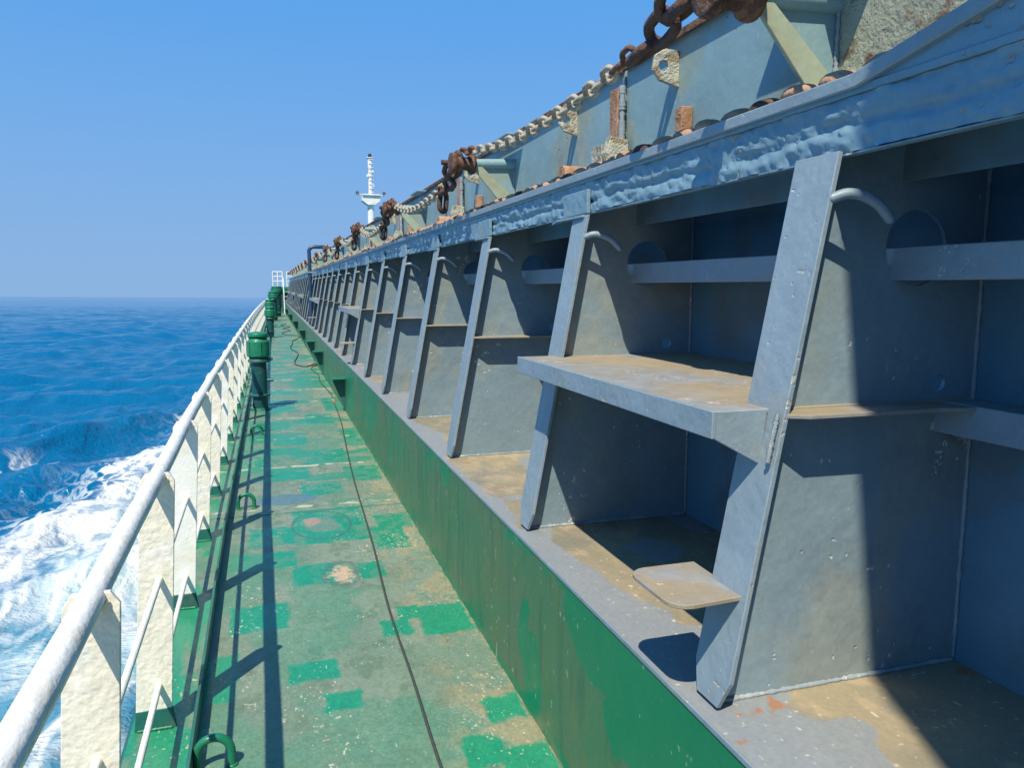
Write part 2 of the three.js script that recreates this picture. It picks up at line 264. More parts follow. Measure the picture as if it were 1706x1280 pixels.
function deckPrint(x, f) {
  const n1 = fbm(x * 3, f * 2.2, 5, 0, 0, 401), n2 = fbm(x * 14, f * 11, 4, 0, 0, 402), n3 = vn(x * 150, f * 150, 0, 0, 403), n4 = fbm(x * 40, f * 34, 3, 0, 0, 404);
  let c = mix3(OLD, [.18, .24, .18], ss(.35, .65, n1)); c = mix3(c, [.095, .17, .115], ss(.5, .72, n2) * .85);
  let h = .5 + .3 * (n2 - .5) + .25 * (n4 - .5), r = .52 + .2 * (n4 - .5);
  c = mix3(c, [.055, .22, .14], ss(.52, .62, fbm(x * 2.1 + 7, f * 1.5, 4, 0, 0, 405)) * .55);
  // dirt along the kerb and in blotches
  const nearK = ss(.52, .86, x + .25 * (fbm(x * 4, f * 1.8, 3, 0, 0, 406) - .5)); const dt = ss(.40, .62, .55 * n2 + .45 * fbm(x * 6, f * 3, 3, 0, 0, 407) + .12 * (n3 - .5));
  c = mix3(c, DIRT, dt * (.12 + .62 * nearK)); h += .15 * dt * nearK;
  // touch-up paint, brushed on with ragged edges
  const wx = x + .018 * (fbm(x * 20, f * 20, 3, 0, 0, 408) - .5) * 2, wf = f + .03 * (fbm(x * 18 + 4, f * 14, 3, 0, 0, 409) - .5) * 2;
  let t = 0; for (let k = 0; k < QUADS.length; k++) { const q = QUADS[k]; const a = ss(-.012, .012, Math.min(wx - q[0], q[1] - wx)) * ss(-.016, .016, Math.min(wf - q[2], q[3] - wf)); const thin = f > 4.4 ? .55 + .45 * ss(.38, .6, n2 + .3 * (n1 - .5)) : .92 + .08 * n2; t = Math.max(t, a * thin); }
  const band = ss(.53, .58, fbm(x * 1.6 + 3, f * 3.2, 4, 0, 0, 410) + .05 * (n2 - .5)) * ss(5.5, 7.5, f) * .8; t = Math.max(t, band);
  const gut = ss(-.36, -.40, x) * ss(.42, .5, fbm(x * 5, f * 1.4, 4, 0, 0, 411)) * .9; t = Math.max(t, gut);
  c = mix3(c, mix3(NEWG, [.008, .235, .13], n2), t * .94); r -= .22 * t; h += .05 * t;
  // tank lid and the bare spot
  const dr = Math.hypot((x - .31) / .21, (f - 5.68) / .34); const ring = Math.exp(-Math.pow((dr - 1) / .05, 2)); c = mix3(c, [.05, .12, .085], ring * .7); h -= .3 * ring;
  if (dr < .62) c = mix3(c, OLD, .75 * ss(.62, .5, dr + .2 * (n2 - .5))); const pk = Math.hypot((x - .24) / .07, (f - 5.78) / .12); c = mix3(c, [.42, .24, .17], ss(1.1, .5, pk + .9 * (n2 - .5)) * .75);
  const bare = Math.hypot((x - .36) / .085, (f - 4.62) / .17); c = mix3(c, [.50, .36, .24], ss(1.05, .35, bare + 1.5 * (n4 - .5) + .5 * (n2 - .5))); c = mix3(c, [.06, .10, .08], ss(1.6, 1.1, bare + .8 * (n2 - .5)) * ss(.8, 1.1, bare + .8 * (n2 - .5)) * .5);
  const blot = Math.hypot((x - .08) / .24, (f - 6.45) / .17); c = mix3(c, [.085, .17, .22], ss(1.08, .9, blot + .25 * (n2 - .5)) * .85);
  // chips down to primer and salt
  const cl = fbm(x * 5 + 1, f * 4, 3, 0, 0, 415); const ch = ss(.745, .775, fbm(x * 75, f * 55, 3, 0, 0, 416) * .70 + .30 * cl + .015); c = mix3(c, mix3(PALE, [.5, .3, .2], vn(x * 9, f * 9, 0, 0, 417)), ch); h -= .25 * ch;
  const salt = ss(.93, .97, vn(x * 75, f * 48, 0, 0, 418)) * ss(.45, .65, cl); c = mix3(c, [.66, .64, .56], salt * .7);
  const row = Math.exp(-Math.pow((mod(f, 1.45) - .4 + .06 * (vn(x * 6, f, 0, 0, 419) - .5)) / .03, 2)) * ss(.55, .72, vn(x * 16, f * 20, 0, 0, 420)) * ss(5, 6, f); c = mix3(c, [.60, .58, .42], row * .8);
  c = c.map(v => v * (.74 + .32 * n3 + .2 * n4)); h += .12 * (n3 - .5);
  return { c, h, r };
}
{
  const X0 = -.75, XW = 1.85;
  const sheet = (f0, f1, n) => { const p = [], uv = [], id = []; for (let i = 0; i <= n; i++) { const f = f0 + (f1 - f0) * i / n; for (const x of [edgeX(f), 1.1]) { p.push(x, 0, -f); uv.push((x - X0) / XW, (f - f0) / (f1 - f0)); } if (i < n) id.push(i * 2, i * 2 + 1, i * 2 + 2, i * 2 + 1, i * 2 + 3, i * 2 + 2); } const g = new THREE.BufferGeometry(); g.setAttribute('position', new THREE.Float32BufferAttribute(p, 3)); g.setAttribute('uv', new THREE.Float32BufferAttribute(uv, 2)); g.setIndex(id); g.computeVertexNormals(); return g; };
  const near = surface(512, 2048, (u, v) => deckPrint(X0 + u * XW, -1.5 + v * 13.5), { wrap: false, bump: .004 });
  const far = surface(256, 2048, (u, v) => deckPrint(X0 + u * XW, 12 + v * 44.5), { wrap: false, bump: .004 });
  const d = structure('deck', sheet(-1.5, 12, 20), near, 'worn green painted steel side deck with bright green touch-up patches', 'deck');
  part('deck_plate', sheet(12, 56.5, 40), far, d);
  // transverse weld seams
  for (const f of [6.05, 11.9, 17.7, 23.5, 29.3, 35.1]) part('deck_seam', bead([V(edgeX(f) + .1, .0, f), V(.95, .0, f)], .005, 60), near.clone(), d).material = M.greenDark;
}
// ------------------------------------------------------------------ hull
{
  const o = thing('ship_hull', 'dark steel hull below the green side deck', 'hull');
  const N = 60, p = [], id = [], uv = []; const F0 = -30, F1 = 72; const ex = f => f < 56 ? edgeX(f) : edgeX(56) + .26 + (f - 56) ** 2 * .03;
  for (let i = 0; i <= N; i++) { const f = F0 + (F1 - F0) * i / N, x = f < -1 ? -.57 : ex(f); const top = f > 56.4 ? 1.61 : -.01; p.push(x, top, -f, x + .02, -7, -f); uv.push(f, top, f, -7); if (i < N) id.push(i * 2, i * 2 + 1, i * 2 + 2, i * 2 + 1, i * 2 + 3, i * 2 + 2); }
  const g = new THREE.BufferGeometry(); g.setAttribute('position', new THREE.Float32BufferAttribute(p, 3)); g.setAttribute('uv', new THREE.Float32BufferAttribute(uv, 2)); g.setIndex(id); g.computeVertexNormals(); M.hull.side = THREE.DoubleSide;
  part('side_shell', g, M.hull, o);
  part('sheer_strake', (() => { const pts = []; for (let f = -30; f <= 56; f += 2) pts.push(V((f < -1 ? -.57 : edgeX(f)) + .004, -.025, f)); return tube(pts, .022, 90, 6, true, false); })(), M.greenDark, o);
  part('bottom_plating', box(-.2, 15, -7, -6.9, -30, 60, 0), M.hull, o);
  part('starboard_shell', box(14.9, 15, -7, 0, -30, 60, 0), M.hull, o);
  part('aft_deck', box(-.57, 15, -.03, -.006, -30, -1.5, 0), M.greenDark, o);
  part('inner_deck', box(1.1, 14.9, -.03, -.006, -1.5, 60, 0), M.greenDark, o);
}

// ------------------------------------------------------------------ kerb below the coaming
const KX = .96, KY = .72, NST = 34, ST0 = 1.57, STP = 1.45, FEND = 51.2, FBEG = -.9;
const stayF = i => ST0 + STP * i;
{
  const o = thing('green_kerb_wall', 'long green painted steel wall beside the walkway carrying the grey ledge', 'wall');
  const KD = [.065, .19, .095], KN = [.002, .21, .092];
  // bright repaint: blobs hanging from the top edge and a few lower daubs, [f, y, rf, ry]
  const blobs = [[2.1, .62, .34, .16], [1.72, .52, .22, .26], [1.6, .66, .5, .10], [2.75, .16, .10, .2], [2.86, .32, .07, .18], [2.45, .69, .25, .05], [2.95, .69, .2, .03], [4.35, .66, .12, .06], [4.7, .69, .3, .025], [4.93, .60, .035, .14], [1.35, .3, .3, .5], [1.95, .44, .12, .12], [6.1, .45, .05, .2], [8, .5, .4, .3], [10, .4, .5, .4]];
  const fn = (f, y) => {
    const n1 = fbm(f * 3, y * 3, 4, 0, 0, 501), n2 = fbm(f * 13, y * 9, 4, 0, 0, 502), st = fbm(f * 26, y * 3.5, 4, 0, 0, 503) * (.75 + .5 * n1), n3 = vn(f * 140, y * 140, 0, 0, 504);
    let c = mix3(KD, [.095, .18, .10], ss(.4, .65, n1)); c = mix3(c, [.095, .185, .075], ss(.5, .7, st) * .5); c = mix3(c, [.03, .13, .075], ss(.55, .75, fbm(f * 19, y * 2.6, 3, 0, 0, 505)) * .5);
    let h = .5 + .3 * (n2 - .5), r = .46 + .2 * (n2 - .5);
    const wf = f + .22 * (fbm(f * 3.5, y * 4, 3, 0, 0, 506) - .5), wy = y + .22 * (fbm(f * 4 + 5, y * 2.5, 3, 0, 0, 507) - .5);
    let t = 0; for (const b of blobs) { const q = Math.hypot((wf - b[0]) / b[2], (wy - b[1]) / b[3]); t = Math.max(t, ss(1.06, .98, q)); }
    t = Math.max(t, ss(.075, .045, y + .06 * (n1 - .5)) * .85, ss(.53, .57, fbm(f * 2.2, y * 1.4, 3, 0, 0, 508)) * ss(4, 7, f) * .6);
    c = mix3(c, mix3(KN, [.003, .205, .095], n2), t); r -= .1 * t;
    const ch = ss(.765, .80, fbm(f * 80, y * 26, 3, 0, 0, 509) * .75 + .25 * st + .02) * .8; c = mix3(c, [.42, .48, .38], ch * .85);
    const di = ss(.10, .0, y + .16 * (fbm(f * 5, y * 5, 3, 0, 0, 510) - .4)) * ss(.5, .62, n2 * .5 + .5 * fbm(f * 2.4, 3, 2, 0, 0, 511)); c = mix3(c, [.24, .22, .12], di * .7);
    return { c: c.map(v => v * (.93 + .14 * n3)), h, r };
  };
  const face = (f0, f1) => { const p = new Float32Array([KX, .0, -f0, KX, .0, -f1, KX, KY - .004, -f1, KX, KY - .004, -f0]); const g = new THREE.BufferGeometry(); g.setAttribute('position', new THREE.BufferAttribute(p, 3)); g.setAttribute('uv', new THREE.Float32BufferAttribute([0, 0, 1, 0, 1, 1, 0, 1], 2)); g.setIndex([0, 2, 1, 0, 3, 2]); g.computeVertexNormals(); return g; };
  const mN = surface(2048, 256, (u, v) => fn(FBEG + u * 11, v * KY), { wrap: false, bump: .004 }), mF = surface(2048, 64, (u, v) => fn(10.1 + u * 42, v * KY), { wrap: false, bump: .004 });
  mN.side = mF.side = THREE.DoubleSide; mN.specularIntensity = mF.specularIntensity = .75;
  part('wall_plate', face(FBEG, 10.1), mN, o); part('wall_plate', face(10.1, 52), mF, o);
  part('foot_weld', bead([V(KX - .001, .001, FBEG), V(KX - .001, .001, 14)], .0045, 900), M.weldGreen, o);
  // brackets on the wall
  for (const f of [10.75, 15.4, 18.3, 23, 29, 36, 44]) {
    const b = part('bracket', box(.77, KX - .002, .482, .494, f - .1, f + .1, .002), M.green, o);
    part('bracket_web', plateXY([[KX - .004, .05], [KX - .004, .48], [.79, .48], [.80, .43]], f + .06, .012), M.greenDark, b);
  }
}
// ------------------------------------------------------------------ hatch coaming
const YT = 2.19;               // top of the coaming
{
  const o = thing('hatch_coaming', 'long blue grey steel hatch coaming with sloping stays and open bays', 'hatch coaming');
  const L0 = FBEG, L1 = FEND;
  // ledge: grey paint along the outer edge, trodden brown inside
  const ledgeFn = (f, x) => {
    const n1 = fbm(f * 2.2, x * 3, 4, 0, 0, 601), n2 = fbm(f * 9, x * 16, 4, 0, 0, 602), n3 = vn(f * 130, x * 130, 0, 0, 603), n4 = fbm(f * 24, x * 30, 3, 0, 0, 604);
    let c = mix3([.325, .275, .185], [.26, .23, .165], ss(.35, .65, n1)); c = mix3(c, [.42, .33, .22], ss(.55, .72, n2) * .6); c = mix3(c, [.16, .17, .15], ss(.5, .75, fbm(f * 5, x * 6, 4, 0, 0, 605)) * .55);
    const bay = Math.floor((f - ST0) / STP); const amt = [.17, .02, .10, .15, .08, .12][mod(bay, 6)] + (f < ST0 ? .10 : 0);
    const e = KX + amt + .10 * (fbm(f * 5, 1, 3, 0, 0, 606) - .5) + (f < ST0 ? 0 : .05 * Math.sin(f * 4)); let t = ss(e + .012, e - .012, x + .02 * (n4 - .5));
    t = Math.max(t, ss(KX + .028, KX + .018, x) * .9);
    const pat = ss(.60, .63, fbm(f * 2.7 + 3, x * 3.5, 3, 0, 0, 607)); t = Math.max(t, pat * .9);
    c = mix3(c, mix3([.235, .27, .315], [.26, .285, .31], n2), t * .93);
    const ru = ss(.80, .86, fbm(f * 10, x * 12, 4, 0, 0, 608) + .1 * ss(.25, 0, Math.abs(mod(f - ST0 + .7, STP) - .7 + .06))); c = mix3(c, [.36, .16, .07], ru * .8);
    const ch = ss(.80, .83, fbm(f * 70, x * 75, 3, 0, 0, 609)); c = mix3(c, [.62, .58, .5], ch * .8);
    return { c: c.map(v => v * (.92 + .16 * n3)), h: .5 + .3 * (n2 - .5) + .2 * (n4 - .5) + .1 * t, r: .68 - .2 * t };
  };
  const ledge = (f0, f1, m) => { const g = new THREE.BufferGeometry(); g.setAttribute('position', new THREE.Float32BufferAttribute([KX, KY, -f0, KX, KY, -f1, 1.8, KY, -f1, 1.8, KY, -f0], 3)); g.setAttribute('uv', new THREE.Float32BufferAttribute([0, 0, 1, 0, 1, 1, 0, 1], 2)); g.setIndex([0, 2, 1, 0, 3, 2]); g.computeVertexNormals(); return part('ledge_plate', g, m, o); };
  const lN = surface(2048, 256, (u, v) => ledgeFn(L0 + u * 10, KX + v * .84), { wrap: false, bump: .004 }), lF = surface(1024, 32, (u, v) => ledgeFn(L0 + 10 + u * 42, KX + v * .84), { wrap: false, bump: .004 });
  lN.side = lF.side = THREE.DoubleSide; const lp = ledge(L0, L0 + 10, lN); ledge(L0 + 10, L1, lF);
  part('ledge_edge', box(KX - .004, KX + .010, KY - .016, KY - .001, L0, L1, .002), M.flange, lp);
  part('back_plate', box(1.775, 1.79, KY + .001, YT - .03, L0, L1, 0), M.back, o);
  // top plate with its lip; the bar below it is hammered and welded over, so its face is uneven
  part('top_plate', box(1.252, 1.92, YT - .018, YT, L0, L1, .003), M.bar, o);
  part('lip', plateFY([[L1, YT - .004], [1.45, YT - .004], [L0, YT + .44], [L0, YT + .472], [1.462, YT + .022], [L1, YT + .020]], 1.253, .024, [], .003), M.flange, o);
  {
    const rows = 12, bl = (f0, f1, st) => {
      const n = Math.ceil((f1 - f0) / st), p = [], uv = [], id = [];
      for (let i = 0; i <= n; i++) for (let j = 0; j <= rows; j++) {
        const f = f0 + (f1 - f0) * i / n, v = j / rows, y = 2.05 + v * (YT - .019 - 2.05);
        const mask = ss(.22, .42, fbm(f * 1.3, 2, 3, 0, 0, 620)); let d = .008 * ss(40, 9, f) * (fbm(f * 7, y * 22, 4, 0, 0, 621) - .5) + .022 * ss(30, 9, f) * mask * (fbm(f * 24, y * 60, 4, 0, 0, 622) - .5);
        const crack = Math.abs(v - .42 - .35 * (fbm(f * 2.6, 5, 3, 0, 0, 623) - .5)); d -= mask * ss(30, 9, f) * .012 * Math.exp(-Math.pow(crack / .07, 2));
        p.push(1.259 - d, y + (j === 0 ? .006 * (fbm(f * 5, 9, 3, 0, 0, 624) - .5) : 0), -f); uv.push(f, y);
        if (i < n && j < rows) { const a = i * (rows + 1) + j, b = a + rows + 1; id.push(a, b + 1, b, a, a + 1, b + 1); }
      }
      const g = new THREE.BufferGeometry(); g.setAttribute('position', new THREE.Float32BufferAttribute(p, 3)); g.setAttribute('uv', new THREE.Float32BufferAttribute(uv, 2)); g.setIndex(id); g.computeVertexNormals(); return strip(g);
    };
    M.bar.side = THREE.DoubleSide;
    part('face_bar', [bl(L0, 12, .009), bl(12, L1, .05), strip(box(1.271, 1.285, 2.05, YT - .019, L0, L1, 0)), strip(box(1.2615, 1.2845, 2.0445, 2.049, L0, L1, 0))], M.bar, o);
  }
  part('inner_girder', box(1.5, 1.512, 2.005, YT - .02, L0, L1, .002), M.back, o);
  // gusset rising above the bar at the aft end
  part('end_gusset', plateFY([[1.44, YT - .002], [L0, YT + .435], [L0, YT - .012], [1.5, YT - .012]], 1.262, .010), M.bar, o);
  // longitudinal stiffeners running through the stays
  const mid = part('stiffener', box(1.492, 1.775, 1.766, 1.776, L0, L1, .002), M.web, o); part('stiffener_flange', box(1.48, 1.492, 1.764, 1.845, L0, L1, .004), M.flange, mid);
  const low = part('stiffener', box(1.662, 1.775, 1.444, 1.454, L0, L1, .002), M.web, o); part('stiffener_flange', box(1.65, 1.662, 1.372, 1.456, L0, L1, .004), M.flange, low);
  const sl = Math.atan2(.25, 1.33);
  for (let i = -1; i < NST; i++) {
    const F = stayF(i), near = i < 9;
    // the web with its cut-out for the stiffener and a drain hole
    const w = part('stay', plateXY([[1.012, KY + .001], [1.262, 2.044], [1.2865, 2.044], [1.2865, YT - .019], [1.774, YT - .019], [1.774, KY + .001]], F, .012, near ? [[1.555, 1.845, .095], [1.655, 1.50, .022]] : []), M.web, o);
    // flange along the sloping edge, corners cut at the foot
    const Lf = 1.355, hw = .074, s = new THREE.Shape([[-hw + .03, .012], [hw - .03, .012], [hw, .085], [hw, Lf], [-hw, Lf], [-hw, .085]].map(p => new THREE.Vector2(...p)));
    const g = new THREE.ExtrudeGeometry(s, { depth: .010, bevelEnabled: true, bevelSize: .002, bevelThickness: .002, bevelSegments: 1 });
    g.applyMatrix4(new THREE.Matrix4().makeBasis(new THREE.Vector3(0, 0, 1), new THREE.Vector3(Math.sin(sl), Math.cos(sl), 0), new THREE.Vector3(-Math.cos(sl), Math.sin(sl), 0))); g.translate(1.008, KY, -F);
    part('flange', uvm(g), M.flange, w);
    // horizontal bracket across the aft side of the web
    const fx = 1.138; part('web_bracket', plateXF([[fx, F - .006], [fx, F - .074], [fx + .05, F - .102], [1.56, F - .105], [1.66, F - .13], [1.70, F - .2], [1.773, F - .2], [1.773, F - .006]], 1.453, .010), M.shelf, w);
    if (i < 16) { const hk = [V(1.240, 1.950, F - .07), V(1.268, 1.960, F - .085), V(1.305, 1.955, F - .095), V(1.345, 1.935, F - .10), V(1.378, 1.905, F - .10)]; part('hook', tube(hk, .0125, 18, 10), M.flange, w); }
    if (near) part('weld_bead', merge([bead([V(1.03, KY + .004, F - .009), V(1.768, KY + .004, F - .009)], .0065, 90), bead([V(1.771, KY + .01, F - .009), V(1.771, YT - .03, F - .009)], .006, 110), bead([V(1.04, KY + .06, F - .009), V(1.275, 2.04, F - .009)], .005, 110)].map(strip)), M.bead, w);
    // pad plate on the bar over the stay
    if (i >= 1 && i < 20) { const pl = .19 + .05 * HT[i * 31 + 5], off = .02 + .06 * HT[i * 17 + 3]; const pd = part('pad_plate', box(1.240, 1.257, 2.040 + .004 * HT[i], 2.140, F - .08, F + pl - off, .004), M.bar, w); if (i > 0) part('pad_ledge', plateXF([[1.222, F + pl * .9], [1.26, F + pl * 1.6], [1.26, F - .06], [1.234, F - .05]], 2.039, .010), M.bar, pd); }
  }
  // shelves with a lip, and a foot step below each
  for (const i of [0, 6, 12, 18, 24, 30]) {
    const A = stayF(i), B = stayF(i + 1);
    const sp = part('shelf', plateXF([[.99, A - .015], [1.773, A - .008], [1.773, B - .008], [.99, B + .02]], 1.458, .011), M.shelf, o);
    part('shelf_lip', box(.978, .990, 1.392, 1.459, A - .018, B + .022, .003), M.flange, sp);
    part('shelf_gusset', plateXY([[.986, 1.456], [1.128, 1.456], [1.112, 1.325], [.986, 1.394]], A - .012, .010), M.flange, sp);
    part('shelf_gusset', plateXY([[.986, 1.450], [1.128, 1.450], [1.10, 1.375], [.986, 1.394]], B + .016, .010), M.flange, sp);
    part('weld_bead', bead([V(1.121, 1.455, A - .068), V(1.098, 1.34, A - .068)], .006, 30), M.bead, sp);
    const c = .05, r = []; const x0 = .868, x1 = 1.066, f0 = A - .06, f1 = A + .19;
    for (const [cx, cf, a0] of [[x0 + c, f0 + c, 180], [x1 - .01, f0 + .04, 270], [x1, f1, 0], [x0 + c, f1 - c, 90]]) { if (cx === x1) { r.push([cx, cf]); continue; } for (let k = 0; k <= 4; k++) { const a = (a0 + k * 22.5) * Math.PI / 180; r.push([cx + c * Math.cos(a) * (cx > 1 ? .1 : 1), cf + c * Math.sin(a) * (cx > 1 ? .6 : 1)]); } }
    part('foot_step', plateXF(r, 1.012, .012, .002), M.shelf, o);
  }
}
// ------------------------------------------------------------------ rusty studs along the coaming top
{
  const o = thing('stud_row', 'row of rusty round studs standing along the coaming top behind the lip', 'studs');
  const g = new THREE.LatheGeometry([[.030, -.03], [.034, -.012], [.054, -.010], [.057, 0], [.054, .010], [.044, .020], [.026, .027], [0, .029]].map(p => new THREE.Vector2(...p)), 18); const gu = uvm(g);
  for (let i = 0, f = 1.43; f < 26; i++, f += .142) { const m = part('stud', gu, i % 5 === 3 ? M.rust : M.rustPale, o); m.position.set(1.315 + .004 * R(), YT + .032 + .006 * R(), -f); m.rotation.set((R() - .5) * .25, R() * 6, (R() - .5) * .25); }
}
// ------------------------------------------------------------------ hatch covers
const HX = 1.5, HT0 = YT + .008, HT1 = 2.672, HP = 2.9, BR0 = 1.83, NH = 17;
const nth = ['nearest', 'second', 'third', 'fourth', 'fifth', 'sixth', 'seventh', 'eighth', 'ninth', 'tenth', 'eleventh', 'twelfth', 'thirteenth', 'fourteenth', 'fifteenth', 'sixteenth', 'farthest'];
for (let k = 0; k < NH; k++) {
  const B = BR0 + HP * k, f0 = B - 1.58, f1 = B + 1.3;
  const o = thing('hatch_cover', k ? `pale grey green steel hatch cover, ${nth[k]} from the camera along the coaming` : 'nearest grey green hatch cover with the rust-flaked panel at upper right', 'hatch cover', 'hatch covers along the coaming');
  part('side_plate', box(HX, HX + .012, HT0, HT1, k ? f0 : B + .006, f1, .002), M.hatch, o);
  if (!k) part('side_plate', box(HX, HX + .012, HT0, HT1, -.6, B + .006, .002), M.hatchFlake, o).userData.label = 'rust-flaked panel';
  part('top_plate', box(HX - .012, 13, HT1, HT1 + .012, k ? f0 : -.6, f1, .003), M.hatch, o);
  part('top_edge', box(HX - .026, HX - .012, HT1 - .012, HT1 + .016, k ? f0 : -.6, f1, .003), M.rust, o);
  // chain bracket: triangular web, its flange, and a round bar to the roller
  const w = part('bracket_web', plateXY([[HX - .001, 2.26], [HX - .001, 2.53], [1.24, 2.50], [1.24, 2.48]], B + .004, .010), M.hatch, o);
  part('brace', plateXY([[1.222, 2.478], [1.262, 2.500], [1.492, 2.292], [1.492, 2.205], [1.46, 2.205]], B - .016, .014, [], .002), M.strut, w);
  part('bracket_top', box(1.385, HX - .028, 2.648, 2.660, B - .21, B + .18, .003), M.hatch, o);
  part('round_bar', rod(V(1.20, 2.498, B), V(HX, 2.512, B), .030, 16), M.hatch, o);
  const rl = new THREE.LatheGeometry([[0, -.075], [.06, -.075], [.064, -.06], [.06, -.045], [.04, -.03], [.04, .03], [.06, .045], [.066, .06], [.06, .078], [0, .078]].map(p => new THREE.Vector2(...p)), 18); rl.rotateZ(Math.PI / 2); rl.translate(1.165, 2.498, -B); part('roller', uvm(rl), M.rust, o);
  if (k < 9) part('weld_bead', bead([V(HX - .004, 2.30, B - .008), V(HX - .004, 2.49, B - .008)], .007, 30), M.bead, o);
  if (k < 9) {
    // lug plates with an eye, standing out from the side
    for (const [f, s] of [[B + .86, 1], [B + 1.86, .9]]) { if (f > f1 && k === 8) continue; part('lug_plate', plateXY([[HX - .002, 2.62], [HX - .06 * s, 2.625], [HX - .10 * s, 2.60], [HX - .108 * s, 2.55], [HX - .08 * s, 2.515], [HX - .002, 2.495]], f, .016, [[HX - .065 * s, 2.565, .022]], .003), M.lug, o); }
    part('bracket_block', box(HX - .05, HX - .002, HT0, 2.40, B + .74, B + .79, .006), M.rustPale, o);
    // the seam to the next cover: rusty bar and a ridged edge bar, with a bent clip at its foot
    part('seam_bar', box(HX - .035, HX - .002, HT0, 2.60, f1 + .02, f1 + .10, .004), M.rustPale, o);
    part('edge_bar', bead([V(HX - .026, HT0, f1 - .01), V(HX - .026, 2.60, f1 - .01)], .014, 60), M.bead, o);
    part('clip', plateXY([[HX - .02, HT0], [HX - .02, 2.365], [HX - .095, 2.375], [HX - .118, 2.31], [HX - .10, HT0]], f1 - .035, .05, [], .004), M.lug, o);
    part('patch_plate', box(HX - .010, HX - .001, 2.29, 2.40, f1 + .24, f1 + .36, .004), M.lug, o);
    part('pipe_stub', merge([rod(V(HX - .10, 2.29, f1 + .52), V(HX, 2.29, f1 + .52), .052, 16)].map(strip)), M.rustPale, o);
  }
}
// ------------------------------------------------------------------ chain hung along the brackets
{
  const link = (L, W, r) => { const pts = []; const a = L / 2 - W / 2; for (let i = 0; i < 10; i++) { const t = Math.PI * i / 9 - Math.PI / 2; pts.push(new THREE.Vector3(a + Math.cos(t) * (W / 2 - r), Math.sin(t) * (W / 2 - r), 0)); } for (let i = 0; i < 10; i++) { const t = Math.PI * i / 9 + Math.PI / 2; pts.push(new THREE.Vector3(-a + Math.cos(t) * (W / 2 - r), Math.sin(t) * (W / 2 - r), 0)); } return strip(new THREE.TubeGeometry(new THREE.CatmullRomCurve3(pts, true), 26, r, 7, true)); };
  const gS = uvm(link(.106, .068, .0105)), gB = uvm(link(.17, .105, .018));
  const X = new THREE.Vector3(1, 0, 0);
  // profiles of each span as [f offset from its aft bracket, y above deck, x]
  const prof = k => k === 0 ? [[0, 2.572, 1.165], [.3, 2.565, 1.17], [.5, 2.53, 1.18], [.9, 2.49, 1.19], [1.3, 2.47, 1.19], [1.7, 2.468, 1.19], [2.1, 2.48, 1.19], [2.5, 2.52, 1.18], [2.9, 2.572, 1.165]]
    : (() => { const s = [.17, .2, .23, .2, .25, .18, .22][k % 7]; return Array.from({ length: 9 }, (_, i) => { const t = i / 8, c = 1 - (2 * t - 1) ** 2; return [t * 2.9, 2.572 - s * c - (t < .3 ? .04 * Math.sin(t / .3 * Math.PI) : 0), 1.165]; }); })();
  for (let k = -1; k < 15; k++) {
    const B = BR0 + HP * k; const c = new THREE.CatmullRomCurve3(prof(Math.max(0, k)).map(([f, y, x]) => V(x, y, B + f)));
    if (k === -1) { /* span reaching aft past the camera */ }
    const L = c.getLength();
    const o = thing('drag_chain', k < 0 ? 'rusty chain end running aft from the nearest roller' : `rusty chain span sagging past the ${nth[k]} hatch cover`, 'chain', 'chain spans along the hatch covers');
    const bigN = k < 0 ? 0 : 4, pitch = .0852, pB = .134; let s = .05, i = 0; const lots = [];
    while (s < L - .05) {
      const big = i < bigN, t = Math.min(1, (s + (big ? pB : pitch) / 2) / L), p = c.getPointAt(t), d = c.getTangentAt(t); if (k < 0 && p.z > -.2) { s += pitch; i++; continue; }
      const q = new THREE.Quaternion().setFromUnitVectors(X, d).multiply(new THREE.Quaternion().setFromAxisAngle(X, (i % 2 ? Math.PI / 4 : -Math.PI / 4) + (R() - .5) * .35));
      if (k < 5) { const m = part('link', big ? gB : gS, big ? M.rustDark : i < bigN + 2 || s > L - .35 ? M.rust : M.galv, o); m.position.copy(p); m.quaternion.copy(q); if (big) m.position.y -= .01 * i; }
      else lots.push((big ? gB : gS).clone().applyMatrix4(new THREE.Matrix4().compose(p, q, new THREE.Vector3(1, 1, 1))));
      s += big ? pB : pitch; i++;
    }
    if (lots.length) part('links', lots, M.galv, o);
    if (k >= 0) {
      // shackle with its pin at the forward side of the roller, and a spare link hanging
      const p = c.getPointAt(.085); const sp = part('shackle', tube([V(p.x - .045, p.y + .05, -p.z - .02), V(p.x - .05, p.y, -p.z + .05), V(p.x, p.y - .03, -p.z + .09), V(p.x + .05, p.y, -p.z + .05), V(p.x + .045, p.y + .05, -p.z - .02)], .018, 20, 8), M.rustDark, o);
      part('shackle_pin', rod(V(p.x - .085, p.y + .05, -p.z - .02), V(p.x + .075, p.y + .05, -p.z - .02), .017, 8), M.rustDark, sp);
      if (k && k < 6) { const h = part('hanging_link', gB, M.rustDark, o); const q = c.getPointAt(.2); h.position.set(q.x, q.y - .09, q.z); h.rotation.set(0, .7, 1.45); }
    }
  }
}
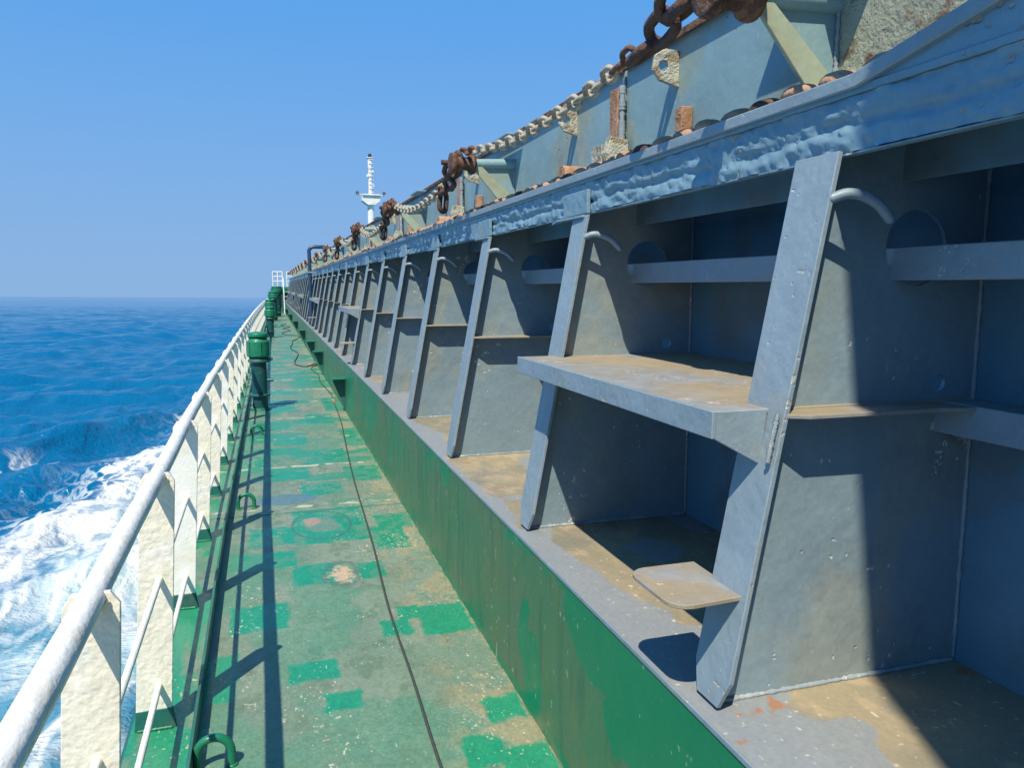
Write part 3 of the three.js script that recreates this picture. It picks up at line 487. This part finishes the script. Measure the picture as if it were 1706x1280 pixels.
// ------------------------------------------------------------------ guard rail
{
  const o = thing('guard_rail', 'white painted ship railing with thick round handrail and flat stanchions', 'railing');
  const RY = 1.025, pts = [], r1 = [], r2 = [];
  for (let f = -1.2; f <= 54; f += f < 8 ? .4 : 1) { pts.push(V(railX(f), RY + .004 * Math.sin(f * 3.1), f)); }
  {
    const c = new THREE.CatmullRomCurve3(pts); const g = new THREE.TubeGeometry(c, 900, .032, 14, false), p = g.attributes.position, n = g.attributes.normal, uv = g.attributes.uv;
    for (let i = 0; i < p.count; i++) { const f = -p.getZ(i); const d = .003 * (fbm(f * 6, uv.getY(i) * 6, 3, 0, 6, 701) - .5); p.setXYZ(i, p.getX(i) + n.getX(i) * d, p.getY(i) + n.getY(i) * d, p.getZ(i) + n.getZ(i) * d); uv.setXY(i, uv.getX(i) * 55, uv.getY(i) * .3); }
    g.computeVertexNormals(); part('handrail', g, M.white, o);
  }
  const SF = []; for (let f = -.45; f < 54; f += 1.2) SF.push(f + .03 * (R() - .5));
  for (const y of [.62, .185]) { const q = []; for (let f = -1.2; f <= 54; f += 1) { const t = y / RY; q.push(V(railX(f) - .06 * (1 - t) + .012, y, f)); } part('rod', tube(q, .0125, 300, 8, true, false), M.white, o); }
  SF.forEach((f, i) => {
    // flat bar set athwartships, leaning inboard, with a notch for the handrail
    const xb = railX(f) - .06, xt = railX(f), wb = .064, wt = .060, mat = i % 3 === 1 ? M.white : M.cream;
    const top = RY + .012, h = [];
    const s = plateXY([[xb - wb, .085], [xb + wb, .085], [xt + wt, top - .03], [xt + wt - .02, top], [xt - wt + .02, top], [xt - wt, top - .03]], f, .014, [], .002);
    const st = part('stanchion', s, mat, o);
    part('stanchion_foot', plateXY([[xb - wb - .01, .0], [xb + wb + .012, .0], [xb + wb + .001, .0845], [xb - wb - .001, .0845]], f, .018, [], .002), M.greenDark, st);
    if (f < 14) part('weld_bead', bead([V(xb - wb, .006, f - .012), V(xb + wb, .006, f - .012)], .007, 16), M.green, st);
    if (f < 14) part('saddle_weld', bead([V(xt - .036, RY - .006, f - .011), V(xt - .02, RY - .03, f - .011), V(xt + .02, RY - .03, f - .011), V(xt + .036, RY - .006, f - .011)], .007, 20), mat, st);
  });
}
// gutter bar along the edge of the walkway
{
  const o = thing('gutter_bar', 'low green gutter bar running along the deck beside the railing feet', 'gutter bar');
  const pts = []; for (let f = -1.4; f <= 50; f += 1) pts.push(f);
  const p = [], id = [], uv = []; const prof = [[-.006, 0], [-.006, .10], [.006, .10], [.006, 0]];
  pts.forEach((f, i) => { prof.forEach(([x, y], j) => { p.push(railX(f) + .10 + x, y, -f); uv.push(f, y + x); }); if (i) for (let j = 0; j < 3; j++) { const a = (i - 1) * 4 + j, b = i * 4 + j; id.push(a, a + 1, b, a + 1, b + 1, b); } });
  const g = new THREE.BufferGeometry(); g.setAttribute('position', new THREE.Float32BufferAttribute(p, 3)); g.setAttribute('uv', new THREE.Float32BufferAttribute(uv, 2)); g.setIndex(id); const gn = g.toNonIndexed(); gn.computeVertexNormals(); M.greenDark.side = THREE.DoubleSide;
  part('bar', gn, M.greenDark, o);
}
// ------------------------------------------------------------------ lashing rings
[[-.255, 2.82, 'green ring-shaped lashing eye at the bottom edge, nearest the camera'], [-.235, 6.27, 'green lashing eye on the deck beside the bluish paint spot'], [-.2, 9.42, 'small green lashing eye just aft of the nearest ventilator']].forEach(([x, f, label]) => {
  const o = thing('lashing_eye', label, 'lashing eye', 'lashing eyes along the gutter bar', [x, 0, f]);
  const q = []; for (let i = 0; i <= 12; i++) { const a = Math.PI * i / 12; q.push(new THREE.Vector3(-Math.cos(a) * .06, .055 + Math.sin(a) * .062, 0)); } q.unshift(new THREE.Vector3(-.06, .0, 0)); q.push(new THREE.Vector3(.06, .0, 0));
  part('eye', tube(q, .0155, 40, 10), M.green, o);
  for (const x of [-.06, .06]) part('foot_weld', (() => { const g = new THREE.TorusGeometry(.017, .006, 6, 12); g.rotateX(Math.PI / 2); g.translate(x, .003, 0); return uvm(g); })(), M.green, o);
});
// ------------------------------------------------------------------ ventilators along the rail
function vent(x, f, h, label, s = 1) {
  const o = thing('deck_ventilator', label, 'ventilator', 'green ventilators along the railing', [x, 0, f]);
  const L = (pts, seg = 22) => uvm(new THREE.LatheGeometry(pts.map(([r, y]) => new THREE.Vector2(r * s, y)), seg));
  part('pipe', L([[.105, 0], [.105, h - .40]]), M.tealDark, o);
  part('base_flange', L([[.11, .0], [.15, .0], [.15, .014], [.128, .02], [.106, .03]]), M.greenDark, o);
  part('lower_flange', L([[.105, .20], [.142, .20], [.145, .205], [.145, .225], [.142, .23], [.105, .23]]), M.greenDark, o);
  part('collar', L([[.105, h - .43], [.142, h - .43], [.146, h - .42], [.146, h - .40], [.13, h - .38], [.13, h - .36], [.10, h - .35]]), M.greenDark, o);
  const hd = part('head', L([[.11, h - .36], [.152, h - .35], [.157, h - .33], [.157, h - .14], [.150, h - .125], [.125, h - .115], [.125, h - .075], [0, h - .07]]), M.green, o);
  part('cap', L([[.10, h - .08], [.137, h - .075], [.14, h - .06], [.14, h - .03], [.13, h - .012], [.06, h], [0, h]]), M.green, hd);
  for (let k = 0; k < 6; k++) { const a = k * 1.047 + .3; const g = new RoundedBoxGeometry(.018, .20, .018, 1, .004); g.translate(Math.cos(a) * .16 * s, h - .235, Math.sin(a) * .16 * s); part('head_rib', uvm(g), M.green, hd); }
  for (const [y, a] of [[.42, -.1], [.72, .2]]) { const g = new THREE.CylinderGeometry(.022, .022, .10, 8); g.rotateZ(Math.PI / 2); g.rotateY(a); g.translate(.14 * s, y, .02); part('handle', uvm(g), M.greenDark, o); }
  return o;
}
vent(-.175, 11.45, 1.11, 'nearest green ventilator standing by the railing, cylindrical with a ribbed head');
vent(.0, 27.6, 1.07, 'second green ventilator along the railing, beyond the nearest one', 1.1);
vent(.0, 34.5, 1.2, 'third green ventilator by the railing, dark headed', 1.2);
vent(.20, 41, 1.5, 'tall green ventilator far along the railing, before the forecastle', 1.7);
vent(.42, 47, 1.75, 'farthest and widest green ventilator beside the white ladder', 2.1);
// ------------------------------------------------------------------ cable on the deck
{
  const P = [[.535, 2.2], [.539, 2.59], [.55, 3.2], [.562, 3.98], [.602, 5.09], [.673, 6.94], [.74, 8.3], [.815, 9.75], [.85, 10.8], [.875, 11.85], [.90, 12.6], [.877, 13.3], [.84, 14.4], [.866, 15.6], [.80, 16.6], [.831, 17.18]];
  const t = P.map(([x, f]) => V(x + .006 * Math.sin(f * 9), .010, f));
  const o = thing('deck_cable', 'thin black cable trailing along the green walkway toward the bow', 'cable');
  part('cable', tube(t, .0062, 500, 7), M.cable, o);
  const Q = [[.831, 17.18], [1.0, 17.4], [.93, 17.8], [.7, 17.2], [.56, 17.5], [.50, 18.2], [.60, 19.6], [.66, 20.8], [.52, 22.5], [.62, 24.2], [.66, 25.4], [.85, 26.6], [.93, 28], [.6, 28.6], [.4, 30], [.75, 31.5], [.5, 33], [.8, 34.4], [.45, 36], [.7, 37.4]];
  part('cable_coils', tube(Q.map(([x, f]) => V(Math.min(.93, x), .014, f)), .012, 300, 6), M.cable, o);
  part('cable_joint', rod(V(.873, .016, 11.75), V(.878, .016, 12.0), .02, 10), M.rustPale, o);
}
// ------------------------------------------------------------------ goose-neck pipe by the coaming
{
  const o = thing('goose_neck_pipe', 'dark blue goose-neck pipe rising above the coaming far forward', 'pipe');
  part('pipe', tube([V(1.04, .73, 21), V(1.04, 1.6, 21), V(1.04, 2.55, 21), V(1.045, 2.70, 21), V(1.12, 2.76, 21), V(1.3, 2.77, 21), V(1.5, 2.775, 21.1)], .05, 60, 10), M.pipeBlue, o);
  part('pipe_clamp', box(.985, 1.2, 2.09, 2.13, 20.94, 21.06, .004), M.flange, o);
}
// ------------------------------------------------------------------ forecastle
{
  const o = thing('forecastle', 'green forecastle break with a raised deck at the far end of the walkway', 'forecastle');
  part('bulkhead', box(.25, 14.6, 0, 1.62, 56.4, 56.5, .01), M.greenDark, o);
  part('raised_deck', box(.2, 14.8, 1.62, 1.70, 55.6, 70, .01), M.green, o);
  part('winch_platform', box(.75, 2.2, 1.35, 1.62, 53.2, 55.6, .02), M.green, o);
  for (const x of [.85, 1.7]) part('post', box(x - .06, x + .06, 0, 1.35, 53.3, 53.42, .01), M.greenDark, o);
  part('corner_post', box(1.42, 1.62, .05, 2.18, 51.4, 51.6, .01), M.pipeBlue, o);
}
{
  const o = thing('forecastle_railing', 'white pipe railing standing on the forecastle deck', 'railing');
  const y0 = 1.70, seg = [[.30, 57.0], [.62, 57.0], [.95, 57.0], [1.25, 57.0], [1.75, 57.0]];
  for (const [x, f] of seg) part('post', rod(V(x, y0, f), V(x, y0 + 1.05, f), .045, 8), M.mast, o);
  for (const h of [.4, .72, 1.05]) { part('rail', rod(V(.30, y0 + h, 57), V(.95, y0 + h, 57), .035, 8), M.mast, o); part('rail', rod(V(1.25, y0 + h, 57), V(1.75, y0 + h, 57), .032, 8), M.mast, o); }
  part('post', rod(V(.32, y0, 61), V(.32, y0 + 1.05, 61), .04, 8), M.mast, o); part('rail', rod(V(.30, y0 + 1.05, 57), V(.5, y0 + 1.05, 66), .035, 8), M.mast, o);
}
{
  const o = thing('steep_ladder', 'small steep white ladder leading up to the forecastle', 'ladder');
  for (const x of [.93, 1.33]) part('stringer', rod(V(x, 0, 52.2), V(x, x < 1 ? 2.3 : 1.62, 53.1), .03, 8), M.mast, o);
  for (let k = 0; k < 5; k++) { const t = (k + .6) / 5.4; part('tread', box(.93, 1.33, 1.62 * t - .015, 1.62 * t + .015, 52.2 + .9 * t - .09, 52.2 + .9 * t + .09, .004), M.mast, o); }
}
// ------------------------------------------------------------------ foremast
{
  const o = thing('foremast', 'white foremast with a lamp platform standing over the hatch covers', 'mast', null, [7.62, 1.7, 60]);
  const L = pts => uvm(new THREE.LatheGeometry(pts.map(p => new THREE.Vector2(...p)), 18));
  part('lower_mast', L([[.30, 0], [.24, 6.3]]), M.mast, o);
  part('upper_mast', L([[.15, 6.3], [.15, 8.0], [.135, 8.9], [.17, 9.0], [.165, 9.6]]), M.mast, o);
  part('platform', (() => { const g = new RoundedBoxGeometry(1.36, .10, 1.1, 1, .03); g.translate(0, 6.86, 0); return uvm(g); })(), M.mast, o);
  part('platform_apron', (() => { const s = new THREE.Shape([[-.66, .0], [.66, .0], [.66, -.36], [.26, -.66], [-.26, -.66], [-.66, -.36]].map(p => new THREE.Vector2(...p))); const g = new THREE.ExtrudeGeometry(s, { depth: .8, bevelEnabled: true, bevelSize: .02, bevelThickness: .02, bevelSegments: 1 }); g.translate(0, 6.80, -.40); return uvm(g); })(), M.mast, o);
  for (const s of [-1, 1]) {
    const f = part('floodlight', (() => { const g = new THREE.CylinderGeometry(.13, .10, .2, 14); g.rotateX(Math.PI / 2 - .5); g.translate(s * 1.0, 7.0, .05); return uvm(g); })(), M.black, o);
    part('lamp_glass', (() => { const g = new THREE.CylinderGeometry(.08, .08, .02, 14); g.rotateX(Math.PI / 2 - .5); g.translate(s * 1.0, 6.95, .15); return g; })(), M.lamp, f);
    part('lamp_arm', (() => { const g = new THREE.CylinderGeometry(.03, .03, .5, 8); g.rotateZ(Math.PI / 2); g.translate(s * .8, 6.9, 0); return uvm(g); })(), M.mast, o);
  }
  part('top_cap', L([[0, 9.6], [.24, 9.6], [.24, 9.66], [0, 9.67]]), M.mast, o);
  part('masthead_light', L([[.0, 9.66], [.13, 9.67], [.13, 9.86], [.08, 9.94], [0, 9.96]]), M.black, o);
  for (const [s, y] of [[1, 8.6], [-1, 8.3], [1, 7.6]]) part('rung_box', (() => { const g = new RoundedBoxGeometry(.16, .2, .2, 1, .02); g.translate(s * .2, y, .05); return uvm(g); })(), M.mast, o);
  for (let k = 0; k < 9; k++) part('rung', (() => { const g = new THREE.CylinderGeometry(.02, .02, .34, 6); g.rotateZ(Math.PI / 2); g.translate(.05, 7.1 + k * .3, .19); return g; })(), M.mast, o);
}
// ------------------------------------------------------------------ deckhouse behind the camera, whose overhanging deck shades the nearest bay
{
  const o = thing('deckhouse', 'white deckhouse with an overhanging boat deck standing aft of the camera', 'deckhouse');
  part('front_wall', box(1.15, 14, 0, 4.72, -3.2, -3.1, .02), M.house, o);
  part('side_wall', box(1.15, 1.25, 0, 4.72, -14, -3.2, .02), M.house, o);
  part('boat_deck', plateXF([[.27, -.1], [13, -.1], [13, -14], [-.45, -14], [-.45, -1.9]], 4.82, .07), M.house, o);
}
renderer.render(scene, camera);
